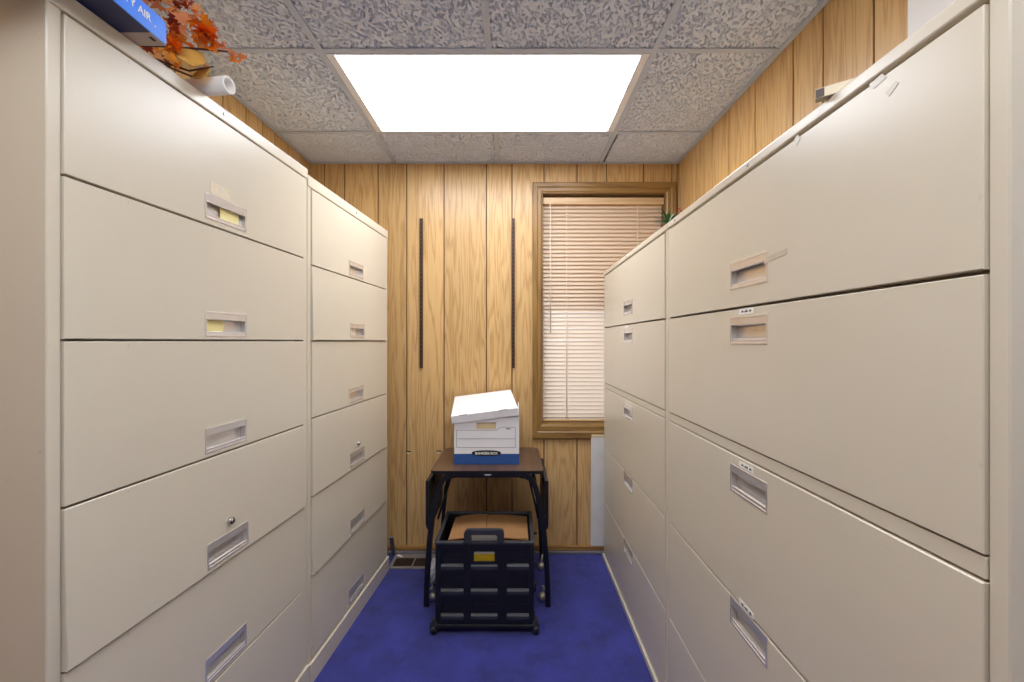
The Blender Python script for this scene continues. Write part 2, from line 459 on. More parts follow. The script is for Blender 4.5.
ceiling_light(1.607 - .632 * 3, 1.607 - .632 * 2, 'lit fluorescent panel in the ceiling right over the near end of the room', None)

# ------------------------------------------------------------------ window
win = MB()
yf = YB - .020
def casing(b, sides):
    w = ix0 - wx0; h0 = iz0 - wz0; h1 = wz1 - iz1; wr = wx1 - ix1
    prof = [(0, YB - .001), (0, yf + .004), (.1, yf), (.45, yf), (.55, yf + .006), (.86, yf + .006), (1, yf + .012), (1, YB - .001)]
    def ring(u): return [(wx0 + w * u, wz0 + h0 * u), (wx1 - wr * u, wz0 + h0 * u), (wx1 - wr * u, wz1 - h1 * u), (wx0 + w * u, wz1 - h1 * u)]
    for sd in sides:                       # 0 bottom, 1 right, 2 top, 3 left
        ends = []
        for e in (sd, (sd + 1) % 4): ends.append([b.v((ring(u)[e][0], y, ring(u)[e][1])) for u, y in prof])
        n = len(prof)
        for k in range(n): b.bm.faces.new((ends[0][k], ends[1][k], ends[1][(k + 1) % n], ends[0][(k + 1) % n]))
        b.bm.faces.new(ends[0][::-1]); b.bm.faces.new(ends[1])
wx0, wx1, wz0, wz1 = .114, .998, .700, 2.276
ix0, ix1, iz0, iz1 = .172, .936, .790, 2.214
b = MB(); casing(b, (1, 3))
window = b.build('window_1', M['casing'], kind='structure')
b = MB(); casing(b, (0, 2)); b.build('casing_rail', M['casing_h'], window)
b = MB(); b.box(.151, ix0 + .004, YB - .007, 2.748, .767, 2.230); b.box(ix1 - .004, .954, YB - .007, 2.748, .767, 2.230)
b.box(ix0 + .004, ix1 - .004, YB - .007, 2.748, .767, iz0 + .006); b.box(ix0 + .004, ix1 - .004, YB - .007, 2.748, iz1 - .004, 2.230)
b.build('jamb', M['casing'], window)
b = MB()
jx0, jx1, jz0, jz1 = ix0 + .005, ix1 - .005, iz0 + .007, iz1 - .005
for (x0, x1, z0, z1, y) in ((jx0, jx0 + .035, jz0, jz1, 0), (jx1 - .035, jx1, jz0, jz1, 0), (jx0 + .035, jx1 - .035, jz0, jz0 + .035, 0), (jx0 + .035, jx1 - .035, jz1 - .03, jz1, 0), (jx0 + .035, jx1 - .035, 1.485, 1.52, 0)):
    b.box(x0, x1, 2.702, 2.735, z0, z1, .002)
b.build('sash', M['sash'], window)
b = MB(); b.box(jx0 + .036, jx1 - .036, 2.716, 2.719, jz0 + .036, 1.484); b.build('pane', M['glass'], window)
b = MB(); b.box(jx0 + .036, jx1 - .036, 2.716, 2.719, 1.521, jz1 - .031); b.build('pane', M['light_tint'], window, label='added amber upper pane that tints daylight behind the blind')  # unseen amber pane, added to warm and dim light through the upper slats

# blind
bl = empty('mini_blind', (.55, 2.665, 2.145), 'tan horizontal slat blind hanging closed in the brown framed window', 'window blind')
o = bl.location
b = MB(o); b.box(.181, .931, 2.645, 2.688, 2.150, 2.192, .003); b.build('head_rail', M['headrail'], bl)
b = MB(o); pitch = .0250; th = R(60); w = .0146
z = 2.140; n = 0
while z > .825:
    pts = []
    for k in range(5):
        u = -1 + k / 2
        # room edge up, outer edge down, slight crown
        yy = 2.667 + u * w * math.cos(th); zz = z + u * w * math.sin(th)
        cr_ = .0013 * (1 - u * u)
        pts.append((yy - cr_ * math.sin(th), zz + cr_ * math.cos(th)))
    jit = random.uniform(-.0008, .0008)
    lo = [b.v((.183, y_, z_ + jit)) for y_, z_ in pts]; mi = [b.v((.55, y_, z_ + random.uniform(-.0003, .0003))) for y_, z_ in pts]; hi = [b.v((.922, y_, z_ - jit)) for y_, z_ in pts]
    for k in range(4):
        for A, B in ((lo, mi), (mi, hi)):
            f = b.bm.faces.new((A[k], B[k], B[k + 1], A[k + 1])); f.smooth = True
    z -= pitch; n += 1
b.build('slats', M['slat'], bl)
b = MB(o); b.box(.183, .922, 2.654, 2.680, .803, .817, .003); b.build('bottom_rail', M['headrail'], bl)
for px in (566.5, 637.5):
    X = (px - CX) * 2.655 / F
    b = MB(o); b.tube([(X, 2.655, 2.15), (X, 2.6545, 1.5), (X, 2.655, .81)], .0017, 6)
    b.tube([(X + .004, 2.655, 2.15), (X + .004, 2.655, .81)], .0010, 6)
    b.build('ladder_cord', M['cord'], bl)
X = (550.3 - CX) * 2.643 / F
b = MB(o); b.tube([(X, 2.642, 2.155), (X, 2.640, 1.35)], .0034, 8); b.build('tilt_wand', M['cord'], bl)

# outside
b = MB(); b.box(-12, 12, 2.8, 22, -.6, -.5); b.build('ground', M['snow'], kind='structure')

# ------------------------------------------------------------------ filing cabinets
def door_panel(cab, w, h, x0, z1, hz, tilt=0.0, hdx=0.0, card=None, lock=False, tag_above=None, roller=False, hw=.075, hh=.031, label=None):
    """door, origin at its top left; front at local y=-.004"""
    f, bk, c = -.004, .016, .0012
    hx0, hx1 = w / 2 + hdx - hw, w / 2 + hdx + hw
    k0, k1 = hz - z1 - hh, hz - z1 + hh
    b = MB()
    xs = [c, hx0, hx1, w - c]; zs = [-h + c, k0, k1, -c]
    g = [[b.v((x, f, z)) for x in xs] for z in zs]
    for j in range(3):
        for i in range(3):
            if i == 1 and j == 1: continue
            b.bm.faces.new((g[j][i], g[j][i + 1], g[j + 1][i + 1], g[j + 1][i]))
    OB = [b.v(p) for p in ((0, f + c, -h), (w, f + c, -h), (w, f + c, 0), (0, f + c, 0))]
    BB = [b.v(p) for p in ((0, bk, -h), (w, bk, -h), (w, bk, 0), (0, bk, 0))]
    b.bm.faces.new([OB[0], OB[1]] + [g[0][i] for i in (3, 2, 1, 0)])
    b.bm.faces.new([OB[1], OB[2]] + [g[j][3] for j in (3, 2, 1, 0)])
    b.bm.faces.new([OB[2], OB[3]] + [g[3][i] for i in (0, 1, 2, 3)])
    b.bm.faces.new([OB[3], OB[0]] + [g[j][0] for j in (0, 1, 2, 3)])
    for k in range(4): b.bm.faces.new((OB[k], BB[k], BB[(k + 1) % 4], OB[(k + 1) % 4]))
    b.bm.faces.new(BB[::-1])
    o = b.build('door', M['paint'], cab, (x0, 0, z1), label=label)
    o.rotation_euler = (-tilt, 0, 0)
    # recessed pull
    p = MB(); e = .0006
    a0, a1, q0, q1 = hx0 + e, hx1 - e, k0 + e, k1 - e
    yb = bk - .002
    # tray (sides, sloping back)
    p.face([(a0, f, q0), (a1, f, q0), (a1, yb - .004, q0 + .006), (a0, yb - .004, q0 + .006)])
    p.face([(a0, yb - .004, q0 + .006), (a1, yb - .004, q0 + .006), (a1, yb, q1), (a0, yb, q1)])
    p.face([(a0, f, q1), (a0, yb, q1), (a1, yb, q1), (a1, f, q1)])
    for a in (a0, a1): p.face([(a, f, q0), (a, yb - .004, q0 + .006), (a, yb, q1), (a, f, q1)])
    # rim
    r = .0022
    p.box(a0 - .003, a1 + .003, f - .0012, f + .001, q0 - .003, q0 + r, .0005, 1); p.box(a0 - .003, a1 + .003, f - .0012, f + .001, q1 - r, q1 + .003, .0005, 1)
    p.box(a0 - .003, a0 + r, f - .0012, f + .001, q0 + r, q1 - r); p.box(a1 - r, a1 + .003, f - .0012, f + .001, q0 + r, q1 - r)
    # upper grip strip (rolled) and lower lip
    p.prism([(f - .0006, q1 - r), (f - .0006, q1 - .017), (f + .003, q1 - .019), (f + .005, q1 - .017), (f + .002, q1 - r)], a0, a1, 'x')
    p.prism([(f + .0006, q0 + r), (f + .0006, q0 + .009), (f + .003, q0 + .011), (f + .006, q0 + .009), (f + .004, q0 + r)], a0, a1, 'x')
    p.build('recessed_pull', M['pull'], o)
    if card:
        c0, c1, mt = card
        q = MB(); ca, cb = a0 + (a1 - a0) * c0, a0 + (a1 - a0) * c1
        q.box(ca, cb, yb - .0075, yb - .0065, q0 + .010, q1 - .018); q.build('label_card', M[mt], o)
    if tag_above:
        t0, t1, tz0, tz1, mt, mk = tag_above
        q = MB(); q.box(w / 2 + t0, w / 2 + t1, f - .0008, f - .0001, k1 + tz0, k1 + tz1)
        st = q.build('paper_label', M[mt], o)
        if mk:
            s_ = MB(); zc = k1 + (tz0 + tz1) / 2; ww = t1 - t0; hh_ = (tz1 - tz0)
            for u in (.2, .27, .42, .49, .56, .74, .80):
                xx = w / 2 + t0 + ww * u; dz = hh_ * random.uniform(.12, .26)
                s_.tube([(xx, f - .001, zc - dz), (xx + ww * .03, f - .001, zc + dz), (xx + ww * .06, f - .001, zc - dz * .6)], .0007, 5)
            s_.build('handwriting', M['ink'], o)
    if lock:
        q = MB(); lx, lz = w / 2 + hdx + .006, k1 + .032
        q.cyl((lx, f - .003, lz), .0105, .010, 'y', 24, .0015); q.cyl((lx, f - .009, lz), .0065, .005, 'y', 20, .001)
        q.box(lx - .0008, lx + .0008, f - .0122, f - .0114, lz - .0045, lz + .0045)
        q.build('lock', M['chrome'], o)
    if roller:
        q = MB(); q.box(.001, .008, bk + .0005, bk + .006, -h + .001, -h + .016, .001); q.build('bumper', M['dark'], o)
    return o

def cabinet_body(cab, W, D, H, ztop, zbot, rails, sw=.024, rivets=(.5,)):
    b = MB()
    c = .0018
    for x0, x1 in ((0, sw + .0015), (W - sw - .0015, W)):
        b.prism([(x0, .03), (x0, c), (x0 + c, 0), (x1 - c, 0), (x1, c), (x1, .03)], 0, H - .001, 'z')
    b.box(0, .002, .03, D, 0, H - .001); b.box(W - .002, W, .03, D, 0, H - .001)     # sides
    b.box(.002, W - .002, D - .002, D, 0, H - .002)                                  # back
    b.box(sw, W - sw, .022, D - .002, 0, .012)
    for z in rails: b.box(sw, W - sw, .034, D - .002, z - .008, z + .008)            # shelves behind doors
    b.build('body', M['paint'], cab)
    t = MB(); t.box(-.0005, W + .0005, -.004, D, ztop + .005, H, .003)
    t.box(sw, W - sw, .022, .03, ztop - .006, ztop + .009)
    t.build('top_cap', M['paint'], cab)
    k = MB(); k.box(.001, W - .001, -.012, -.0005, 0, zbot - .005, .003); k.box(sw + .002, W - sw - .002, -.0005, .02, 0, zbot - .005); k.build('base_rail', M['paint'], cab)
    for u in rivets:
        s = MB(); s.cyl((W * u, -.005, (ztop + .008 + H) / 2), .0045, .003, 'y', 14, .0008); s.build('rivet', M['pull'], cab)

LZA = [1.904, 1.607, 1.302, .992, .688, .386, .096]
LZB = [1.880, 1.591, 1.302, 1.005, .708, .404, .086]   # door boundaries, left row
rotL = R(90) - math.atan(.06796)
dirL = Vector((math.sin(.06786), math.cos(.06786)))
def left_origin(d): return (-.8859 + .06796 * d, d, 0)
def left_cab(d, W, label, opts, LZ, H):
    c = empty('lateral_filing_cabinet', left_origin(d), label, 'filing cabinet', None, rotL)
    cabinet_body(c, W, .40, H, LZ[0], LZ[6], LZ[1:6], .0225)
    for i in range(6):
        zt = LZ[i] - (.0025 if i else 0); zb = LZ[i + 1] + .0025
        sw = .0255
        kw = dict(opts.get(i, {}))
        off = kw.pop('dz', .046)
        if d < 1: kw['hdx'] = .010
        door_panel(c, W - 2 * sw, zt - zb, sw, zt, LZ[i + 1] + off, **kw)
    return c
t15 = R(1.25)
left_cab(.761, .842, 'tall putty filing cabinet nearest the camera on the left, under the blue carton', {
    0: dict(card=(.42, .9, 'card'), tag_above=(-.05, .022, .004, .036, 'beigepaper', False), dz=.050),
    1: dict(card=(0.03, .5, 'card'), dz=.044), 2: dict(), 3: dict(lock=True, tilt=t15, roller=True), 4: dict(), 5: dict()}, LZA, 1.945)
left_cab(1.6045, .826, 'tall putty filing cabinet on the left, against the wood panelled back wall', {
    0: dict(), 1: dict(tilt=t15, roller=True, card=(.1, .5, 'beigepaper')), 2: dict(), 3: dict(lock=True, tilt=t15, roller=True), 4: dict(tilt=t15, roller=True), 5: dict()}, LZB, 1.927)

RB = [(1.687, 1.383, 1.460), (1.377, 1.055, 1.326), (1.022, .675, .964), (.669, .345, .636), (.339, .032, .305)]
XF = .543
def right_cab(dfar, W, label, opts):
    c = empty('lateral_filing_cabinet', (XF, dfar, 0), label, 'filing cabinet', None, R(-90))
    cabinet_body(c, W, .452, 1.717, 1.690, .032, [1.380, 1.04, .672, .342], .020, (.07, .5) if dfar < 2 else (.5,))
    sw = .023
    for i, (zt, zb, hz) in enumerate(RB):
        kw = dict(opts.get(i, {}))
        if dfar > 2: kw['hdx'] = .022
        door_panel(c, W - 2 * sw, zt - zb, sw, zt, hz, **kw)
    b = MB(); b.box(sw, W - sw, -.001, .018, 1.0255, 1.0515, .0015); b.build('pull_out_shelf', M['paint'], c)
    return c
wl = lambda dz: (-.036, .026, .006, .020, 'white_paper', True)
rn = right_cab(1.503, 1.036, 'wide putty filing cabinet nearest the camera on the right, tape scraps on top door', {
    0: dict(), 1: dict(tag_above=wl(0)), 2: dict(tag_above=wl(0)), 3: dict(tag_above=wl(0)), 4: dict()})
right_cab(2.570, 1.0645, 'wide putty filing cabinet on the right beside the window, with a green sprig on top', {1: dict(tag_above=(-.03, .03, .006, .018, 'white_paper', False))})
# tape scraps on the near right cabinet's top door
def on_right(px, py): d = XF * F / (px - CX); return (1.503 - d, EYE - (py - CY) * d / F)
for pts in (((872, 84), (885, 73), (890, 76), (877, 88)), ((888, 92), (899, 80), (902, 82), (892, 96)), ((796, 140), (800, 134), (803, 137), (799, 145)), ((765, 258), (789, 247), (789, 253), (766, 263))):
    q = MB(); vs = [on_right(*p) for p in pts]
    A = [q.v((x, -.0042, z)) for x, z in vs]; B = [q.v((x, -.0047, z)) for x, z in vs]
    q.bm.faces.new(A); q.bm.faces.new(B[::-1])
    for i in range(4): q.bm.faces.new((A[i], A[(i + 1) % 4], B[(i + 1) % 4], B[i]))
    q.build('tape_scrap', M['tape'], rn)

# ------------------------------------------------------------------ wall strips
for px, lab in ((421.2, 'dark slotted metal strip on the panelling, nearer the left filing cabinets'), (513.2, 'dark slotted metal strip on the panelling, nearer the window')):
    X = (px - CX) * 2.62 / F
    t = empty('shelf_standard', (X, YB, 1.135), lab, 'shelf strip', 'shelf strips on the back wall')
    o = t.location
    b = MB(o); z0, z1 = 1.135, 2.055
    b.box(X - .010, X - .007, YB - .011, YB - .0005, z0, z1); b.box(X + .007, X + .010, YB - .011, YB - .0005, z0, z1)
    b.box(X - .010, X + .010, YB - .0125, YB - .0105, z0, z1, .0006, 1)
    b.build('channel', M['standard'], t)
    b = MB(o); z = z0 + .02
    while z < z1 - .02:
        b.box(X - .0035, X + .0035, YB - .0131, YB - .0124, z, z + .012); z += .026
    b.build('slot_row', M['slot'], t)
# splintered dents in the panelling
for k, (px, py, w_, lab) in enumerate(((409, 451.5, .020, 'small splintered dent in the panelling left of the table'), (439, 451, .022, 'small splintered dent in the panelling at the table corner'))):
    p = at(px, py, YB)
    b = MB(p)
    b.prism([(p.x - w_, p.z + .004), (p.x - w_ * .3, p.z + .009), (p.x + w_, p.z + .004), (p.x + w_ * .2, p.z - .001)], YB - .0018, YB + .0006, 'y')
    o = b.build('splinter_hole', M['slot'], loc=p); tag(o, lab, 'wall damage', 'dents in the back panelling')
    b = MB((0, 0, 0)); b.prism([(-w_ * .7, .001), (w_ * .5, .001), (w_ * .1, -.012), (-w_ * .5, -.010)], -.003, -.0004, 'y'); b.build('wood_splinter', M['manila'], o)

# ------------------------------------------------------------------ floor register etc.
t = empty('floor_register', (-.56, 2.51, 0), 'brown louvred floor vent in a grey frame between the left cabinets and the table', 'floor vent')
o = t.location
rx0, rx1, ry0, ry1 = -.70, -.415, 2.455, 2.550
b = MB(o)
b.box(rx0 - .02, rx1 + .02, 2.432, ry0, .0006, .007, .002); b.box(rx0 - .02, rx1 + .02, ry1, 2.597, .0006, .007, .002)
b.box(rx0 - .02, rx0, ry0, ry1, .0006, .007, .002); b.box(rx1, rx1 + .02, ry0, ry1, .0006, .007, .002)
b.box(-.592, -.584, ry0, ry1, .0006, .007, .001)
b.build('register_frame', M['register_frame'], t)
b = MB(o); b.box(rx0, rx1, ry0, ry1, .0005, .0015); b.build('duct_plate', M['slot'], t)
b = MB(o); x = rx0 + .008
while x < rx1 - .004:
    if not (-.597 < x < -.579): b.box(x - .0022, x + .0022, ry0 + .001, ry1 - .001, .0016, .0062)
    x += .0098
b.build('louvre_grille', M['register'], t)

b = MB((-.724, 2.57, 0))
b.prism([(2.522, .132), (2.528, .136), (2.588, .004), (2.580, .0015)], -.738, -.716, 'x')
o = b.build('metal_plate', M['darkplate'], loc=(-.724, 2.57, .007)); tag(o, 'small dark metal plate leaning in the corner behind the floor vent', 'metal plate')
b = MB((-.688, 2.58, .0)); b.prism([(-.705, 2.568), (-.70, 2.585), (-.667, 2.562), (-.672, 2.556)], .0, .003, 'z')
o = b.build('paper_scrap', M['white_paper'], loc=(-.688, 2.58, .0075)); tag(o, 'tiny white paper scrap lying by the baseboard behind the floor vent', 'paper scrap')

# white plank behind right cabinets
t = empty('white_plank', (.60, 2.592, 0), 'white upright board with a tan top edge, wedged between cabinet and window wall', 'board')
o = t.location
SH = Matrix.Identity(4); SH[1][2] = -.034
def lean(mb, *a, bev=.0): mb.box(*a, bev=bev, M=SH)
b = MB(o); lean(b, .472, .78, 2.6145, 2.6285, .0455, .715, bev=.002); b.build('board', M['plank'], t)
b = MB(o); lean(b, .472, .78, 2.6145, 2.6285, .7155, .731, bev=.003); b.build('edge_strip', M['planktan'], t)
b = MB(o); lean(b, .4695, .4718, 2.615, 2.628, .05, .71); b.build('edge_band', M['white_paper'], t)

# ------------------------------------------------------------------ typing table
TX0, TX1, TY0, TY1, TZ = -.405, .143, 2.070, 2.528, .672
tc_ = (TX0 + TX1) / 2
t = empty('typing_table', (tc_, 2.30, 0), 'small walnut topped typing table on black legs with both side leaves folded down', 'table')
o = t.location
b = MB(o)
rr = .05; poly = [(TX0, TY0 + .012), (TX0 + .012, TY0), (TX1 - .012, TY0), (TX1, TY0 + .012)]
for k in range(7):
    a = R(90) * k / 6; poly.append((TX1 - rr + rr * math.cos(a), TY1 - rr + rr * math.sin(a)))
for k in range(7):
    a = R(90) + R(90) * k / 6; poly.append((TX0 + rr + rr * math.cos(a), TY1 - rr + rr * math.sin(a)))
b.prism(poly, TZ - .002, TZ, 'z'); b.build('tabletop', M['walnut'], t)
b = MB(o)
poly2 = [(x * 1.0, y) for x, y in poly]
b.prism(poly2, TZ - .016, TZ - .0022, 'z'); b.build('edge_band', M['black'], t)
for s, X in ((-1, -.424), (1, .160)):
    b = MB(o)
    x0, x1 = (X - .008, X + .008)
    b.prism([(2.09, .615), (2.50, .615), (2.50, .40), (2.47, .367), (2.12, .367), (2.09, .40)], x0, x1, 'x')
    lf = b.build('drop_leaf', M['black'], t)
    b = MB(o); xo = X + s * .0085; b.prism([(2.091, .614), (2.499, .614), (2.499, .401), (2.469, .368), (2.121, .368), (2.091, .401)], min(xo, xo + s * .001), max(xo, xo + s * .001), 'x'); b.build('leaf_laminate', M['walnut'], lf)
    for y in (2.18, 2.41):
        h = MB(o)
        xt = TX0 + .004 if s < 0 else TX1 - .004
        h.prism([(xt, TZ - .0165), (xt - s * .03, TZ - .0165), (xt - s * .03, TZ - .020), (xt, TZ - .022), (X - s * .0085, .60), (X - s * .0085, .555), (X - s * .0105, .555), (X - s * .0105, .604)] if True else [], y - .012, y + .012, 'y')
        h.build('hinge', M['black'], lf)
LEG = [(.160, .6455), (.192, .6400), (.212, .628), (.226, .608), (.236, .585), (.246, .550), (.258, .500), (.270, .430), (.281, .330), (.290, .210), (.295, .100), (.297, .006)]
def leg_mesh(s, y, k=1.0, hw=.0125, zmin=.006):
    b = MB(o); L_, R_ = [], []
    pts = [Vector((x * k, max(z, zmin))) for x, z in LEG]
    for i, p in enumerate(pts):
        d_ = (pts[min(i + 1, len(pts) - 1)] - pts[max(i - 1, 0)]).normalized(); nrm = Vector((-d_.y, d_.x))
        L_.append(p + nrm * hw); R_.append(p - nrm * hw)
    for i in range(len(pts) - 1):
        q = [L_[i], L_[i + 1], R_[i + 1], R_[i]]
        A = [b.v((tc_ + s * a.x, y - .011, a.y)) for a in q]; B = [b.v((tc_ + s * a.x, y + .011, a.y)) for a in q]
        b.bm.faces.new(A); b.bm.faces.new(B[::-1]); b.bm.faces.new((A[0], A[1], B[1], B[0])); b.bm.faces.new((A[2], A[3], B[3], B[2]))
        if i == 0: b.bm.faces.new((A[3], A[0], B[0], B[3]))
        if i == len(pts) - 2: b.bm.faces.new((A[1], A[2], B[2], B[1]))
    bmesh.ops.remove_doubles(b.bm, verts=b.bm.verts[:], dist=1e-5)
    return b.build('leg', M['black'], t)
for s in (-1, 1):
    lg_ = leg_mesh(s, 2.090)
    g = MB(o); g.cyl((tc_ + s * .297, 2.090, .003), .010, .006, 'z', 16); g.build('glide', M['chrome'], lg_)
    lr = leg_mesh(s, 2.455, .97, .0095, .052)
    for y, zz, xx in ((2.138, .021, .272), (2.43, .021, .285)):
        c = MB(o); c.ball((tc_ + s * xx, y, zz), .021, (.9, 1, 1)); c.tube([(tc_ + s * xx, y, zz + .018), (tc_ + s * (xx + .006), y, .075)], .006, 8)
        c.tube([(tc_ + s * (xx + .004), y, .072), (tc_ + s * (xx + .010), y - .04 if y < 2.2 else y + .02, .078)], .005, 6)
        c.build('caster', M['steel'], lg_ if y < 2.2 else lr)
for y, k in ((2.090, 1), (2.455, .97)):
    b = MB(o); b.box(tc_ - .16 * k, tc_ + .16 * k, y - .011, y + .011, .635, .6556); b.build('apron', M['black'], t)
b = MB(o); b.tube([(tc_ - .262, 2.455, .195), (tc_ + .262, 2.455, .195)], .006, 8); b.build('brace', M['black'], t)
for s in (-1, 1):
    b = MB(o); b.box(tc_ + s * .20 - .012, tc_ + s * .20 + .012, 2.116, 2.449, .636, .6558); b.build('side_rail', M['black'], t)
for s in (-1, 1):   # leaf supports swinging along the rail
    b = MB(o); b.tube([(tc_ + s * .19, 2.40, .64), (tc_ + s * .215, 2.30, .55), (tc_ + s * .255, 2.16, .40)], .006, 8); b.build('leaf_support', M['black'], t)
b = MB(o); b.box(tc_ - .012, tc_ + .02, 2.071, 2.0955, .6475, .6545, .001); b.build('catch', M['pull'], t)

# ------------------------------------------------------------------ archive box
BX0, BX1, BY0, BY1, BZ0, BZ1 = -.305, .026, 2.173, 2.572, TZ + .0008, .912
t = empty('archive_box', ((BX0 + BX1) / 2, 2.37, TZ), 'white and blue cardboard archive box with a crooked lid on the walnut table', 'storage box')
o = t.location
k_ = 2.173 / F
zz = lambda py: EYE - (py - CY) * k_
xx = lambda px: (px - CX) * k_
b = MB(o)
def panel_hole(b, x0, x1, z0, z1, y0, y1, h):
    hx0, hx1, k0, k1 = h
    b.box(x0, hx0, y0, y1, z0, z1); b.box(hx1, x1, y0, y1, z0, z1); b.box(hx0, hx1, y0, y1, z0, k0); b.box(hx0, hx1, y0, y1, k1, z1)
panel_hole(b, BX0, BX1, BZ0, BZ1, BY0, BY0 + .004, (xx(476.3), xx(496), zz(428.3), zz(421.6)))
b.box(BX0, BX1, BY1 - .004, BY1, BZ0, BZ1); b.box(BX0, BX0 + .004, BY0 + .004, BY1 - .004, BZ0, BZ1)
# right wall bows up and out near the back
for k in range(10):
    u0, u1 = k / 10, (k + 1) / 10
    ya, yb_ = BY0 + .004 + (BY1 - BY0 - .008) * u0, BY0 + .004 + (BY1 - BY0 - .008) * u1
    zt = BZ1 + .045 * math.sin(math.pi * (u0 + .05)) ** 1.0
    b.box(BX1 - .004, BX1, ya, yb_, BZ0, zt)
b.box(BX0, BX1, BY0, BY1, BZ0, BZ0 + .003)
b.build('box_body', M['white_board'], t)
b = MB(o); e = .0006
b.box(BX0 - e, BX1 + e, BY0 - e, BY1 + e, BZ0, zz(453)); b.build('blue_band', M['blue_print'], t)
b = MB(o); y0 = BY0 - .0007; y1 = BY0 - .0001
def hl(xa, xb, py, w=.0016): b.box(xx(xa), xx(xb), y0, y1, zz(py) - w / 2, zz(py) + w / 2)
def vl(px, pa, pb, w=.0016): b.box(xx(px) - w / 2, xx(px) + w / 2, y0, y1, zz(pb), zz(pa))
hl(456.6, 496.5, 429.4); hl(500.5, 515.5, 426.4); hl(456.6, 515.5, 438); hl(456.6, 515.5, 446.6); vl(456.6, 429.4, 446.6); vl(515.5, 426.4, 446.6)
b.prism([(xx(496.5), zz(429.4) - .0008), (xx(496.5), zz(429.4) + .0008), (xx(500.5), zz(426.4) + .0008), (xx(500.5), zz(426.4) - .0008)], y0, y1, 'y')
b.box(xx(506), xx(510.5), y0, y1, zz(428.4), zz(427.5))
b.build('printed_lines', M['print'], t)
b = MB(o)
cxm, czm = xx(486.4), zz(452.3); pl = []
for k in range(40):
    a = 2 * math.pi * k / 40; pl.append((cxm + .074 * math.copysign(abs(math.cos(a)) ** .8, math.cos(a)), czm + .0145 * math.copysign(abs(math.sin(a)) ** .7, math.sin(a))))
b.prism(pl, BY0 - .0016, BY0 - .0008, 'y'); b.build('logo_oval', M['blackprint'], t)
Mx = Matrix.Translation(Vector((cxm, BY0 - .0019, czm - .0012)) - Vector(o)) @ Matrix.Rotation(R(90), 4, 'X')
text_mesh('lettering', 'BANKERS BOX', .0165, M['white_paper'], t, Mx, .0002, .0006, 1.05)
b = MB(o)
for k in range(7): b.box(BX0 + .01, BX1 - .012, BY0 + .012 + k * .006, BY0 + .0150 + k * .006, BZ0 + .01, BZ1 - .01 - .006 * (k % 2))
b.build('folders', M['manila'], t)
# lid
FL, FR, BL = Vector((-.319, 2.158, .9195)), Vector((.0195, 2.158, .9625)), Vector((-.3587, 2.590, .9640))
u = (FR - FL); v_ = (BL - FL); nn = u.cross(v_).normalized()
def lidbox(b, u0, u1, v0, v1, n0, n1):
    P = lambda a, c, h: FL + u * a + v_ * c + nn * h
    A = [b.v(P(a, c, n0)) for a, c in ((u0, v0), (u1, v0), (u1, v1), (u0, v1))]; B = [b.v(P(a, c, n1)) for a, c in ((u0, v0), (u1, v0), (u1, v1), (u0, v1))]
    b.bm.faces.new(A[::-1]); b.bm.faces.new(B)
    for i in range(4): b.bm.faces.new((A[i], A[(i + 1) % 4], B[(i + 1) % 4], B[i]))
b = MB(o); sk = -.037
lidbox(b, 0, 1, 0, 1, -.003, 0); lidbox(b, 0, 1, 0, .008, sk, -.003); lidbox(b, 0, 1, .992, 1, sk, -.003); lidbox(b, 0, .010, .008, .992, sk, -.003); lidbox(b, .99, 1, .008, .992, sk, -.003)
lid = b.build('lid', M['white_board'], t)
for a in (.18, .78):
    b = MB(o); lidbox(b, a - .06, a + .06, -.0005, .012, -.0015, .0004); b.build('lid_slot', M['print'], lid)

